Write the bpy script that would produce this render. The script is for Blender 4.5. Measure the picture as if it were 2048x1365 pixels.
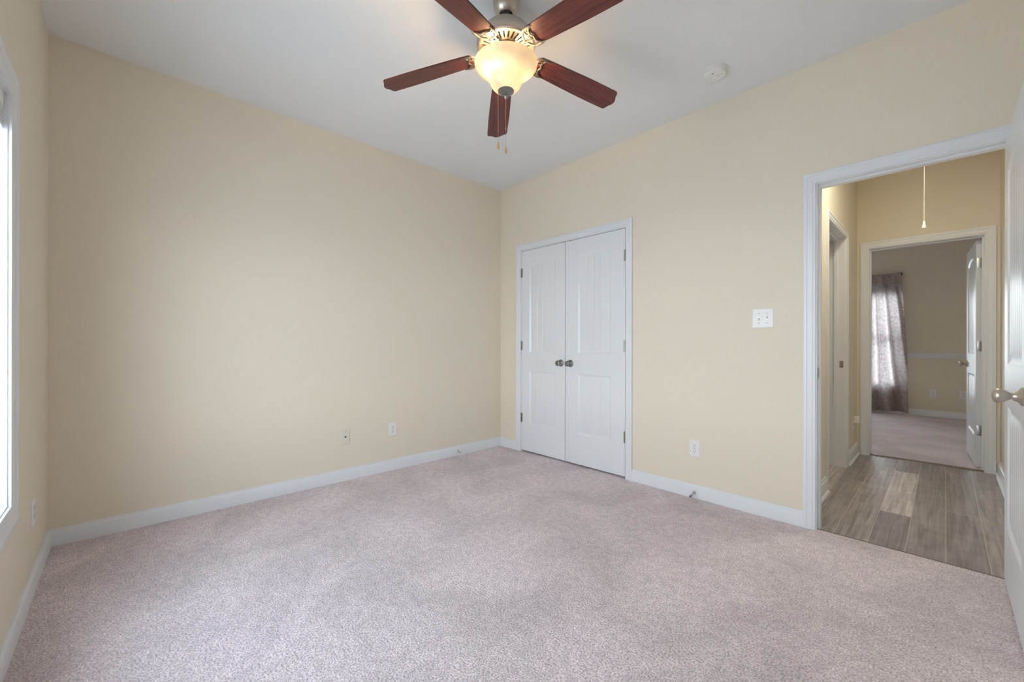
import bpy, bmesh, math, random
from mathutils import Matrix, Vector, Euler
R = math.radians
PI = math.pi
random.seed(7)
for o in list(bpy.data.objects):
    bpy.data.objects.remove(o, do_unlink=True)
SC = bpy.context.scene
COL = SC.collection

# ------------------------------------------------------------------ dimensions (metres)
H = 2.76                      # ceiling
YF = -3.2625                  # window wall plane
XR = 3.70                     # right wall plane
WT = 0.115                    # wall thickness
HX0, HX1 = 2.70, 3.635        # hall side walls
HY = 2.415                    # hall back wall plane
BY0, BY1 = HY + WT, 6.015     # bedroom beyond
BX0, BX1 = 0.25, 3.95
FAN = (1.852, -1.628)

# ------------------------------------------------------------------ camera
cam_d = bpy.data.cameras.new('camera')
cam = bpy.data.objects.new('camera', cam_d)
COL.objects.link(cam)
cam_d.sensor_width = 36.0
cam_d.lens = 819.70 / 2048 * 36.0
cam_d.shift_y = 6.95 / 2048
cam_d.clip_start = 0.02
cam.matrix_world = (Matrix.Translation((3.3104, -2.9678, 1.0935)) @ Matrix.Rotation(0.8122, 4, 'Z')
                    @ Matrix.Rotation(PI / 2, 4, 'X') @ Matrix.Rotation(0.0014, 4, 'Z'))
SC.camera = cam

# ------------------------------------------------------------------ exposure, world and lamps' strengths
SC.view_settings.view_transform = 'Standard'
SC.view_settings.look = 'None'
SC.view_settings.gamma = 1.0
SC.view_settings.use_curve_mapping = False
SC.view_settings.exposure = 0.0
SKY = 17.8
SUN = 100.0
FAN_W = 11.5
HALL_W = 12.0
WARM = (1.0, 0.69, 0.38)
HALLCOL = (0.98, 0.95, 0.78)
SC.cycles.max_bounces = 14
SC.cycles.diffuse_bounces = 8
SC.cycles.glossy_bounces = 4
SC.cycles.transparent_max_bounces = 12
SC.cycles.sample_clamp_indirect = 6.0
SC.cycles.caustics_reflective = False
SC.cycles.caustics_refractive = False

world = bpy.data.worlds.new('overcast_sky')
SC.world = world
world.use_nodes = True
wn, wl = world.node_tree.nodes, world.node_tree.links
bg = wn['Background']
# hazy sky: brightest low down, dimmer overhead
tc_ = wn.new('ShaderNodeTexCoord'); sx_ = wn.new('ShaderNodeSeparateXYZ'); rp_ = wn.new('ShaderNodeValToRGB')
rp_.color_ramp.elements[0].position = 0.0; rp_.color_ramp.elements[0].color = (0.88, 0.95, 1.0, 1)
rp_.color_ramp.elements[1].position = 0.75; rp_.color_ramp.elements[1].color = (0.46, 0.55, 0.66, 1)
wl.new(tc_.outputs['Generated'], sx_.inputs[0]); wl.new(sx_.outputs['Z'], rp_.inputs['Fac']); wl.new(rp_.outputs['Color'], bg.inputs['Color'])
bg.inputs['Strength'].default_value = SKY

sun_d = bpy.data.lights.new('sun', 'SUN')
sun_d.energy = SUN; sun_d.angle = R(3); sun_d.color = (0.97, 0.985, 1.0)
sun = bpy.data.objects.new('sun', sun_d); COL.objects.link(sun)
sun.rotation_euler = (0, R(-40), 0)          # from the -x side: lights the ground, enters no window

def portal(name, loc, rot, sx, sy):
    d = bpy.data.lights.new(name, 'AREA')
    d.shape = 'RECTANGLE'; d.size = sx; d.size_y = sy
    d.cycles.is_portal = True
    o = bpy.data.objects.new(name, d); COL.objects.link(o)
    o.location = loc; o.rotation_euler = rot
portal('window_portal', (1.51, YF - 0.16, 1.245), (R(90), 0, 0), 0.98, 1.52)      # faces +y
portal('window_portal', (2.66, YF - 0.16, 1.245), (R(90), 0, 0), 0.68, 1.52)  # for the added window
portal('window_portal', (2.10, BY1 + 0.16, 1.2), (R(-90), 0, 0), 1.48, 1.62)      # faces -y

# ------------------------------------------------------------------ materials
def mat(name, col, rough=0.5, metal=0.0, spec=0.5, **kw):
    m = bpy.data.materials.new(name); m.use_nodes = True
    b = m.node_tree.nodes['Principled BSDF']
    b.inputs['Base Color'].default_value = (*col, 1)
    b.inputs['Roughness'].default_value = rough
    b.inputs['Metallic'].default_value = metal
    b.inputs['Specular IOR Level'].default_value = spec
    for k, v in kw.items():
        b.inputs[k.replace('_', ' ')].default_value = v
    return m

def nodes(m):
    return m.node_tree.nodes, m.node_tree.links, m.node_tree.nodes['Principled BSDF']

def add_noise_bump(m, scale, strength, dist, detail=3.0):
    n, l, b = nodes(m)
    tc = n.new('ShaderNodeTexCoord'); t = n.new('ShaderNodeTexNoise'); bp = n.new('ShaderNodeBump')
    t.inputs['Scale'].default_value = scale; t.inputs['Detail'].default_value = detail
    bp.inputs['Strength'].default_value = strength; bp.inputs['Distance'].default_value = dist
    l.new(tc.outputs['Object'], t.inputs['Vector']); l.new(t.outputs['Fac'], bp.inputs['Height'])
    l.new(bp.outputs['Normal'], b.inputs['Normal'])

PAINT = mat('cream_wall_paint', (0.757, 0.687, 0.575), 0.62, spec=0.3)
add_noise_bump(PAINT, 180, 0.12, 0.002)
CEIL = mat('flat_white_ceiling_paint', (0.80, 0.81, 0.825), 0.9, spec=0.1)
add_noise_bump(CEIL, 120, 0.15, 0.002)
TRIM = mat('semigloss_white_trim', (0.755, 0.770, 0.80), 0.32, spec=0.45)
DOOR = mat('semigloss_white_door', (0.755, 0.770, 0.80), 0.30, spec=0.5)
add_noise_bump(DOOR, 60, 0.04, 0.001)
DARK = mat('closet_shade', (0.25, 0.22, 0.18), 0.9)  # closet walls coloured dark for the shade behind the closed doors
NICKEL = mat('brushed_nickel', (0.53, 0.475, 0.415), 0.40, 1.0)
IRON = mat('satin_nickel_casting', (0.15, 0.135, 0.118), 0.6, 1.0)
PEWTER = mat('pewter', (0.30, 0.29, 0.275), 0.36, 1.0)
STEEL = mat('satin_steel', (0.55, 0.55, 0.54), 0.35, 1.0)
BLACK = mat('black_metal', (0.012, 0.011, 0.010), 0.45)
PLATE = mat('white_plastic', (0.80, 0.79, 0.77), 0.35)
ALMOND = mat('almond_plastic', (0.72, 0.68, 0.57), 0.4)
SLOT = mat('slot_shadow', (0.03, 0.03, 0.03), 0.7)
VINYL = mat('white_window_vinyl', (0.755, 0.770, 0.80), 0.35)
BLIND = mat('white_blind_slat', (0.80, 0.80, 0.79), 0.45)
CORD = mat('white_cord', (0.80, 0.77, 0.70), 0.8)
FOBWOOD = mat('light_wood_fob', (0.50, 0.30, 0.13), 0.45)
CHAIN = mat('brass_bead_chain', (0.62, 0.48, 0.30), 0.35, 1.0)
GROUND = mat('pale_bounce_ground', (0.54, 0.56, 0.575), 0.95)  # unseen ground, made pale so it bounces daylight into the rooms
add_noise_bump(GROUND, 4, 0.5, 0.05)
STRIP = mat('brown_transition_strip', (0.16, 0.12, 0.085), 0.45)
INNER = mat('housing_inside', (0.16, 0.12, 0.075), 0.6, 0.6)

def glass_mat():
    m = bpy.data.materials.new('window_glass'); m.use_nodes = True
    n, l = m.node_tree.nodes, m.node_tree.links
    n.remove(n['Principled BSDF'])
    lw = n.new('ShaderNodeLayerWeight'); lw.inputs['Blend'].default_value = 0.5
    pw = n.new('ShaderNodeMath'); pw.operation = 'POWER'; pw.inputs[1].default_value = 5.0
    f = n.new('ShaderNodeMath'); f.operation = 'MULTIPLY_ADD'; f.inputs[1].default_value = 0.55; f.inputs[2].default_value = 0.035
    l.new(lw.outputs['Facing'], pw.inputs[0]); l.new(pw.outputs[0], f.inputs[0])
    t = n.new('ShaderNodeBsdfTransparent'); t.inputs['Color'].default_value = (0.94, 0.96, 0.96, 1)
    g = n.new('ShaderNodeBsdfGlossy'); g.inputs['Roughness'].default_value = 0.02
    x = n.new('ShaderNodeMixShader')
    l.new(f.outputs[0], x.inputs['Fac']); l.new(t.outputs[0], x.inputs[1]); l.new(g.outputs[0], x.inputs[2])
    l.new(x.outputs[0], n['Material Output'].inputs['Surface'])
    return m
GLASS = glass_mat()

def carpet_mat():
    m = mat('plush_taupe_carpet', (0.5, 0.44, 0.43), 1.0, spec=0.0)
    n, l, b = nodes(m)
    b.inputs['Sheen Weight'].default_value = 0.25
    b.inputs['Sheen Roughness'].default_value = 0.6
    tc = n.new('ShaderNodeTexCoord')
    fine = n.new('ShaderNodeTexNoise'); fine.inputs['Scale'].default_value = 140; fine.inputs['Detail'].default_value = 4; fine.inputs['Roughness'].default_value = 0.65
    tuft = n.new('ShaderNodeTexVoronoi'); tuft.inputs['Scale'].default_value = 150
    mid = n.new('ShaderNodeTexNoise'); mid.inputs['Scale'].default_value = 26; mid.inputs['Detail'].default_value = 3
    big = n.new('ShaderNodeTexNoise'); big.inputs['Scale'].default_value = 2.2; big.inputs['Detail'].default_value = 3; big.inputs['Distortion'].default_value = 0.6
    for t in (fine, tuft, mid, big):
        l.new(tc.outputs['Object'], t.inputs['Vector'])
    r1 = n.new('ShaderNodeValToRGB')
    r1.color_ramp.elements[0].position = 0.34; r1.color_ramp.elements[0].color = (0.40, 0.325, 0.335, 1)
    r1.color_ramp.elements[1].position = 0.58; r1.color_ramp.elements[1].color = (0.95, 0.825, 0.85, 1)
    l.new(fine.outputs['Fac'], r1.inputs['Fac'])
    def scale_by(col, fac_out, lo, hi, a, c):
        mr = n.new('ShaderNodeMapRange'); mr.inputs[1].default_value = a; mr.inputs[2].default_value = c
        mr.inputs[3].default_value = lo; mr.inputs[4].default_value = hi
        l.new(fac_out, mr.inputs[0])
        mx = n.new('ShaderNodeVectorMath'); mx.operation = 'SCALE'
        l.new(col, mx.inputs[0]); l.new(mr.outputs[0], mx.inputs['Scale'])
        return mx.outputs[0]
    c = scale_by(r1.outputs['Color'], mid.outputs['Fac'], 0.90, 1.08, 0.35, 0.65)
    c = scale_by(c, big.outputs['Fac'], 0.87, 1.06, 0.38, 0.62)
    l.new(c, b.inputs['Base Color'])
    ad = n.new('ShaderNodeMath'); ad.operation = 'SUBTRACT'
    l.new(fine.outputs['Fac'], ad.inputs[0])
    h = n.new('ShaderNodeMath'); h.operation = 'MULTIPLY'; h.inputs[1].default_value = 0.5
    l.new(tuft.outputs['Distance'], h.inputs[0]); l.new(h.outputs[0], ad.inputs[1])
    bp = n.new('ShaderNodeBump'); bp.inputs['Strength'].default_value = 0.7; bp.inputs['Distance'].default_value = 0.012
    l.new(ad.outputs[0], bp.inputs['Height']); l.new(bp.outputs['Normal'], b.inputs['Normal'])
    return m
CARPET = carpet_mat()

def plank_mat():
    m = mat('grey_brown_vinyl_plank', (0.2, 0.15, 0.12), 0.29, spec=0.5)
    n, l, b = nodes(m)
    tc = n.new('ShaderNodeTexCoord'); mp = n.new('ShaderNodeMapping')
    at = n.new('ShaderNodeAttribute'); at.attribute_name = 'tone'
    mp.inputs['Scale'].default_value = (44, 1.7, 1)
    l.new(tc.outputs['Object'], mp.inputs['Vector'])
    # shift the grain from plank to plank
    sh = n.new('ShaderNodeVectorMath'); sh.operation = 'SCALE'; sh.inputs['Scale'].default_value = 40.0
    l.new(at.outputs['Color'], sh.inputs[0])
    ad = n.new('ShaderNodeVectorMath'); ad.operation = 'ADD'
    l.new(mp.outputs[0], ad.inputs[0]); l.new(sh.outputs[0], ad.inputs[1])
    g = n.new('ShaderNodeTexNoise'); g.inputs['Scale'].default_value = 1.0; g.inputs['Detail'].default_value = 6; g.inputs['Roughness'].default_value = 0.62; g.inputs['Distortion'].default_value = 0.55
    l.new(ad.outputs[0], g.inputs['Vector'])
    k = n.new('ShaderNodeTexNoise'); k.inputs['Scale'].default_value = 9; k.inputs['Detail'].default_value = 3
    l.new(tc.outputs['Object'], k.inputs['Vector'])
    r = n.new('ShaderNodeValToRGB')
    r.color_ramp.elements[0].position = 0.34; r.color_ramp.elements[0].color = (0.215, 0.187, 0.178, 1)
    r.color_ramp.elements[1].position = 0.64; r.color_ramp.elements[1].color = (0.42, 0.38, 0.37, 1)
    l.new(g.outputs['Fac'], r.inputs['Fac'])
    mr = n.new('ShaderNodeMapRange'); mr.inputs[1].default_value = 0.3; mr.inputs[2].default_value = 0.7; mr.inputs[3].default_value = 0.85; mr.inputs[4].default_value = 1.12
    l.new(k.outputs['Fac'], mr.inputs[0])
    m1 = n.new('ShaderNodeMath'); m1.operation = 'MULTIPLY'
    l.new(mr.outputs[0], m1.inputs[0]); l.new(at.outputs['Fac'], m1.inputs[1])
    sc = n.new('ShaderNodeVectorMath'); sc.operation = 'SCALE'
    l.new(r.outputs['Color'], sc.inputs[0]); l.new(m1.outputs[0], sc.inputs['Scale'])
    l.new(sc.outputs[0], b.inputs['Base Color'])
    bp = n.new('ShaderNodeBump'); bp.inputs['Strength'].default_value = 0.12; bp.inputs['Distance'].default_value = 0.002
    l.new(g.outputs['Fac'], bp.inputs['Height']); l.new(bp.outputs['Normal'], b.inputs['Normal'])
    return m
PLANK = plank_mat()
JOINT = mat('plank_joint_glint', (0.62, 0.57, 0.52), 0.4)  # seams painted pale for the glancing light they catch

def blade_mat():
    m = mat('mahogany_blade', (0.12, 0.03, 0.02), 0.34, spec=0.4)
    n, l, b = nodes(m)
    tc = n.new('ShaderNodeTexCoord'); mp = n.new('ShaderNodeMapping')
    mp.inputs['Scale'].default_value = (3.0, 70, 1)
    l.new(tc.outputs['Object'], mp.inputs['Vector'])
    g = n.new('ShaderNodeTexNoise'); g.inputs['Scale'].default_value = 1.6; g.inputs['Detail'].default_value = 5; g.inputs['Distortion'].default_value = 0.8
    l.new(mp.outputs[0], g.inputs['Vector'])
    r = n.new('ShaderNodeValToRGB')
    r.color_ramp.elements[0].position = 0.33; r.color_ramp.elements[0].color = (0.045, 0.0100, 0.0090, 1)
    r.color_ramp.elements[1].position = 0.66; r.color_ramp.elements[1].color = (0.135, 0.033, 0.025, 1)
    l.new(g.outputs['Fac'], r.inputs['Fac']); l.new(r.outputs['Color'], b.inputs['Base Color'])
    return m
BLADE = blade_mat()

def bowl_mat():
    m = bpy.data.materials.new('alabaster_glass'); m.use_nodes = True
    n, l = m.node_tree.nodes, m.node_tree.links
    n.remove(n['Principled BSDF'])
    tc = n.new('ShaderNodeTexCoord'); t = n.new('ShaderNodeTexNoise')
    t.inputs['Scale'].default_value = 14; t.inputs['Detail'].default_value = 4; t.inputs['Distortion'].default_value = 2.5
    l.new(tc.outputs['Object'], t.inputs['Vector'])
    r = n.new('ShaderNodeValToRGB')
    r.color_ramp.elements[0].position = 0.3; r.color_ramp.elements[0].color = (0.105, 0.090, 0.070, 1)
    r.color_ramp.elements[1].position = 0.7; r.color_ramp.elements[1].color = (0.150, 0.137, 0.115, 1)
    l.new(t.outputs['Fac'], r.inputs['Fac'])
    a = n.new('ShaderNodeBsdfTranslucent'); d = n.new('ShaderNodeBsdfDiffuse'); g = n.new('ShaderNodeBsdfGlossy')
    g.inputs['Roughness'].default_value = 0.2
    l.new(r.outputs['Color'], a.inputs['Color']); d.inputs['Color'].default_value = (0.74, 0.68, 0.56, 1)
    x = n.new('ShaderNodeMixShader'); x.inputs['Fac'].default_value = 0.45
    l.new(a.outputs[0], x.inputs[1]); l.new(d.outputs[0], x.inputs[2])
    y = n.new('ShaderNodeMixShader'); y.inputs['Fac'].default_value = 0.05
    l.new(x.outputs[0], y.inputs[1]); l.new(g.outputs[0], y.inputs[2])
    l.new(y.outputs[0], n['Material Output'].inputs['Surface'])
    return m
BOWL = bowl_mat()

def curtain_mat():
    m = bpy.data.materials.new('taupe_damask_cloth'); m.use_nodes = True
    n, l = m.node_tree.nodes, m.node_tree.links
    n.remove(n['Principled BSDF'])
    tc = n.new('ShaderNodeTexCoord'); t = n.new('ShaderNodeTexNoise')
    t.inputs['Scale'].default_value = 11; t.inputs['Detail'].default_value = 3; t.inputs['Distortion'].default_value = 3.0
    l.new(tc.outputs['Object'], t.inputs['Vector'])
    r = n.new('ShaderNodeValToRGB')
    r.color_ramp.elements[0].position = 0.42; r.color_ramp.elements[0].color = (0.40, 0.335, 0.32, 1)
    r.color_ramp.elements[1].position = 0.56; r.color_ramp.elements[1].color = (0.52, 0.455, 0.44, 1)
    l.new(t.outputs['Fac'], r.inputs['Fac'])
    a = n.new('ShaderNodeBsdfTranslucent'); d = n.new('ShaderNodeBsdfDiffuse')
    l.new(r.outputs['Color'], a.inputs['Color']); l.new(r.outputs['Color'], d.inputs['Color'])
    x = n.new('ShaderNodeMixShader'); x.inputs['Fac'].default_value = 0.5
    l.new(a.outputs[0], x.inputs[1]); l.new(d.outputs[0], x.inputs[2])
    l.new(x.outputs[0], n['Material Output'].inputs['Surface'])
    return m
CURTAIN = curtain_mat()

def bulb_mat():
    m = bpy.data.materials.new('lit_bulb'); m.use_nodes = True
    b = m.node_tree.nodes['Principled BSDF']
    b.inputs['Emission Color'].default_value = (*WARM, 1)
    b.inputs['Emission Strength'].default_value = FAN_W / 2 / (PI * 0.0055)
    return m
BULB = bulb_mat()

# ------------------------------------------------------------------ mesh helpers
def obj(name, bm, m, parent=None, smooth=None, loc=None, rot=None):
    bmesh.ops.recalc_face_normals(bm, faces=bm.faces[:])
    me = bpy.data.meshes.new(name)
    bm.to_mesh(me); bm.free()
    me.materials.append(m)
    if smooth is not None:
        me.polygons.foreach_set('use_smooth', [True] * len(me.polygons))
        me.set_sharp_from_angle(angle=R(smooth))
    o = bpy.data.objects.new(name, me)
    COL.objects.link(o)
    if parent is not None:
        o.parent = parent
    if loc is not None: o.location = loc
    if rot is not None: o.rotation_euler = rot
    return o

def tag(o, label, cat=None, group=None, kind=None):
    o['label'] = label
    if cat: o['category'] = cat
    if group: o['group'] = group
    if kind: o['kind'] = kind
    return o

def struct(o, label=None, cat=None):
    o['kind'] = 'structure'
    if label: o['label'] = label
    if cat: o['category'] = cat
    return o

def empty(name, loc=(0, 0, 0), rz=0.0):
    o = bpy.data.objects.new(name, None); COL.objects.link(o)
    o.location = loc; o.rotation_euler = (0, 0, rz); o.empty_display_size = 0.05
    return o

def copy_tree(o, parent=None):
    c = o.copy(); COL.objects.link(c)
    if parent is not None: c.parent = parent
    for ch in list(o.children):
        copy_tree(ch, c)
    return c

def NB(): return bmesh.new()

def box(bm, x0, x1, y0, y1, z0, z1, bev=0.0):
    vs = [bm.verts.new((x, y, z)) for x in (x0, x1) for y in (y0, y1) for z in (z0, z1)]
    idx = [(0, 1, 3, 2), (4, 6, 7, 5), (0, 4, 5, 1), (2, 3, 7, 6), (0, 2, 6, 4), (1, 5, 7, 3)]
    fs = [bm.faces.new([vs[i] for i in f]) for f in idx]
    if bev > 0:
        es = list({e for f in fs for e in f.edges})
        bmesh.ops.bevel(bm, geom=es, offset=bev, segments=2, affect='EDGES', profile=0.5)
    return bm

def loft(bm, stations, closed=False, caps=True, ring=True):
    """stations: lists of points; consecutive stations joined by quads; ring = each station is a closed loop"""
    vv = [[bm.verts.new(p) for p in s] for s in stations]
    n = len(vv[0]); m = len(vv)
    for i in range(m if closed else m - 1):
        a, b = vv[i], vv[(i + 1) % m]
        for j in range(n if ring else n - 1):
            k = (j + 1) % n
            bm.faces.new((a[j], a[k], b[k], b[j]))
    if caps and not closed and ring:
        bm.faces.new(vv[0]); bm.faces.new(vv[-1][::-1])
    return bm

def lathe(bm, prof, seg=48, M=None, cap0=True, cap1=True):
    """prof: (radius, height) along local z"""
    M = M or Matrix()
    rings = []
    for r, z in prof:
        if r < 1e-6:
            rings.append([bm.verts.new(M @ Vector((0, 0, z)))])
        else:
            rings.append([bm.verts.new(M @ Vector((r * math.cos(2 * PI * k / seg), r * math.sin(2 * PI * k / seg), z))) for k in range(seg)])
    for a, b in zip(rings, rings[1:]):
        for k in range(seg):
            j = (k + 1) % seg
            if len(a) == 1 and len(b) == 1: continue
            if len(a) == 1: bm.faces.new((a[0], b[j], b[k]))
            elif len(b) == 1: bm.faces.new((a[k], a[j], b[0]))
            else: bm.faces.new((a[k], a[j], b[j], b[k]))
    if cap0 and len(rings[0]) > 1: bm.faces.new(rings[0][::-1])
    if cap1 and len(rings[-1]) > 1: bm.faces.new(rings[-1])
    return bm

def tube(bm, pts, rad, seg=8, flat=1.0, up=Vector((0, 0, 1))):
    """round tube along pts; rad a number or list; flat squashes it along 'up'"""
    pts = [Vector(p) for p in pts]
    n = len(pts)
    rads = rad if isinstance(rad, (list, tuple)) else [rad] * n
    st = []
    for i, p in enumerate(pts):
        t = (pts[min(i + 1, n - 1)] - pts[max(i - 1, 0)]).normalized()
        u = up - t * up.dot(t)
        if u.length < 1e-4: u = Vector((1, 0, 0)) - t * t.x
        u.normalize(); s = t.cross(u)
        st.append([p + s * (rads[i] * math.cos(2 * PI * k / seg)) + u * (rads[i] * flat * math.sin(2 * PI * k / seg)) for k in range(seg)])
    return loft(bm, st)

CAS = [(0, 0), (0, .009), (.003, .0105), (.012, .0105), (.0155, .013), (.030, .0142), (.040, .0152), (.0435, .018), (.057, .018), (.0615, .0155), (.0615, 0)]
def scaled(prof, w, t=1.0):
    k = w / prof[-1][0]
    return [(u * k, d * t) for u, d in prof]

def casing(bm, fn, a0, a1, b0, b1, prof, closed=False):
    """door/window casing: fn(a, b, d) maps along / up / out of the wall"""
    cs = [(a0, b0, -1, -1 if closed else 0), (a0, b1, -1, 1), (a1, b1, 1, 1), (a1, b0, 1, -1 if closed else 0)]
    loft(bm, [[fn(a + da * u, b + db * u, d) for u, d in prof] for a, b, da, db in cs], closed=closed)
    return bm

BASE = [(0, 0), (.0145, 0), (.0145, .070), (.012, .078), (.0075, .083), (.006, .0935), (0, .0945)]
BASE_SHOE = [(0, 0), (.029, 0), (.0285, .006), (.023, .015), (.015, .019), (.0145, .088), (.012, .097), (.0075, .103), (.006, .116), (0, .117)]
def base_run(bm, fn, a0, a1, prof=BASE):
    loft(bm, [[fn(a0, d, z) for d, z in prof], [fn(a1, d, z) for d, z in prof]])
    return bm

def wall_with_holes(bm, fn, a0, a1, t0, t1, holes, z1=H):
    """holes: (a0, a1, z0, z1) sorted along a; fn(a, t, z)"""
    def bx(p0, p1, q0, q1):
        pts = [Vector(fn(p, t, q)) for p in (p0, p1) for t in (t0, t1) for q in (q0, q1)]
        lo = [min(p[i] for p in pts) for i in range(3)]; hi = [max(p[i] for p in pts) for i in range(3)]
        box(bm, lo[0], hi[0], lo[1], hi[1], lo[2], hi[2])
    c = a0
    for h in holes:
        bx(c, h[0], 0, z1)
        if h[2] > 0: bx(h[0], h[1], 0, h[2])
        bx(h[0], h[1], h[3], z1)
        c = h[1]
    bx(c, a1, 0, z1)
    return bm

# ------------------------------------------------------------------ the shell: main room
J = 0.019                                        # jamb lining thickness
CL0, CL1, CLT = 0.3215, 1.5225, 2.048            # closet opening inside its jamb
DW0, DW1, DWT = 2.793, 3.548, 2.042              # doorway inside its jamb
WN0, WN1, WNB, WNT = 1.06, 1.96, 0.525, 1.965    # window opening
WD0, WD1 = 2.36, 2.96                            # unseen window added to the window wall for extra daylight
FD0, FD1, FDT = 2.797, 3.546, 2.045              # far doorway inside its jamb
SD0, SD1, SDT = 0.905, 1.715, 2.045              # side doorway in the hall (y range)
W20, W21, W2B, W2T = 1.40, 2.80, 0.44, 1.965     # bedroom window

ground = struct(obj('ground', box(NB(), -30, 35, -40, 45, -0.9, -0.55), GROUND), 'unseen ground outside the windows, made pale to bounce daylight in', 'ground')
floor = struct(obj('floor', box(NB(), -0.1, XR + 0.1, YF - 0.1, 0.02, -0.06, 0.0), CARPET), 'taupe plush carpet of the main room', 'floor')
struct(obj('ceiling', box(NB(), -WT, XR + WT, YF - WT, WT, H, H + 0.1), CEIL), 'flat white ceiling with the fan', 'ceiling')
struct(obj('wall_left', box(NB(), -WT, 0, YF - WT, WT, 0, H), PAINT), 'blank cream wall left of the corner with two wall plates', 'wall')
b = wall_with_holes(NB(), lambda a, t, z: (a, t, z), 0, XR + WT, 0, WT,
                    [(CL0 - J, CL1 + J, 0, CLT + J), (DW0 - J, DW1 + J, 0, DWT + J)])
struct(obj('wall_back', b, PAINT), 'cream wall holding the closet and the open doorway', 'wall')
b = wall_with_holes(NB(), lambda a, t, z: (a, YF - t, z), 0, XR + WT, 0, WT, [(WN0 - J, WN1 + J, WNB - J, WNT + J), (WD0 - J, WD1 + J, WNB - J, WNT + J)])
struct(obj('wall_front', b, PAINT), 'cream wall around the window at the far left edge', 'wall')
struct(obj('wall_right', box(NB(), XR, XR + WT, YF, 0, 0, H), PAINT), 'cream wall behind the open white door', 'wall')

b = NB(); fn = lambda a, d, z: (d, a, z)
struct(obj('baseboard_left', base_run(b, fn, YF + 0.004, -0.004), TRIM, smooth=20), 'white baseboard along the blank left wall', 'baseboard')
b = NB(); fn = lambda a, d, z: (a, -d, z)
base_run(b, fn, 0.004, CL0 - 0.0655); base_run(b, fn, CL1 + 0.0655, DW0 - 0.0655); base_run(b, fn, DW1 + 0.0655, XR - 0.004)
struct(obj('baseboard_back', b, TRIM, smooth=20), 'white baseboard either side of the closet', 'baseboard')
b = NB(); fn = lambda a, d, z: (a, YF + d, z)
struct(obj('baseboard_front', base_run(b, fn, 0.004, XR - 0.004), TRIM, smooth=20), 'white baseboard below the window', 'baseboard')
b = NB(); fn = lambda a, d, z: (XR - d, a, z)
struct(obj('baseboard_right', base_run(b, fn, YF + 0.02, -0.02), TRIM, smooth=20), 'white baseboard behind the open door', 'baseboard')

def door_trim(name, front, back, depth, a0, a1, top, label, fn3, stop_at=None, back_casing=True, wid=0.0605, bfloor=0.0):
    """jamb lining, stop and casing of one opening; fn3(a, d, z): d = depth from the front wall face into the wall"""
    b = NB()
    def bx(p0, p1, d0, d1, z0, z1):
        q = [Vector(fn3(p, d, z)) for p in (p0, p1) for d in (d0, d1) for z in (z0, z1)]
        box(b, *[f(v[i] for v in q) for i in range(3) for f in (min, max)])
    bx(a0 - J, a0, 0, depth, bfloor, top + J); bx(a1, a1 + J, 0, depth, bfloor, top + J); bx(a0, a1, 0, depth, top, top + J)
    if stop_at is not None:
        s0, s1 = stop_at
        bx(a0, a0 + .011, s0, s1, bfloor, top); bx(a1 - .011, a1, s0, s1, bfloor, top); bx(a0 + .011, a1 - .011, s0, s1, top - .011, top)
    p = scaled(CAS, wid)
    casing(b, lambda a, z, d: fn3(a, -d, z), a0 - .005, a1 + .005, bfloor, top + .005, p)
    if back_casing:
        casing(b, lambda a, z, d: fn3(a, depth + d, z), a0 - .005, a1 + .005, bfloor, top + .005, p)
    return struct(obj(name, b, TRIM, smooth=25), label, 'door trim')

door_trim('trim_1', 0, WT, WT, CL0, CL1, CLT, 'white casing around the closet double doors', lambda a, d, z: (a, d, z), None, False)
door_trim('trim_2', 0, WT, WT, DW0, DW1, DWT, 'white casing around the open doorway to the hall', lambda a, d, z: (a, d, z), (.040, .075), bfloor=-0.004)

# strike plate on the left jamb of the doorway
b = NB(); box(b, DW0 - .0005, DW0 + .0025, .002, .034, .895, .957, .0006)
sp = obj('strike_plate', b, PEWTER); tag(sp, 'small dark strike plate on the left jamb of the open doorway', 'strike plate')

# closet interior
b = NB(); box(b, CL0 - .15, CL0 - .14, WT, .75, 0, H); box(b, CL1 + .14, CL1 + .15, WT, .75, 0, H); box(b, CL0 - .15, CL1 + .15, .75, .76, 0, H)
box(b, CL0 - .15, CL1 + .15, WT, .76, 2.4, 2.41)
struct(obj('wall_closet', b, DARK), 'inside of the closed closet', 'wall')
struct(obj('floor_closet', box(NB(), CL0 - .15, CL1 + .15, .02, .76, -.06, 0), CARPET), 'carpet inside the closet', 'floor')

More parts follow.
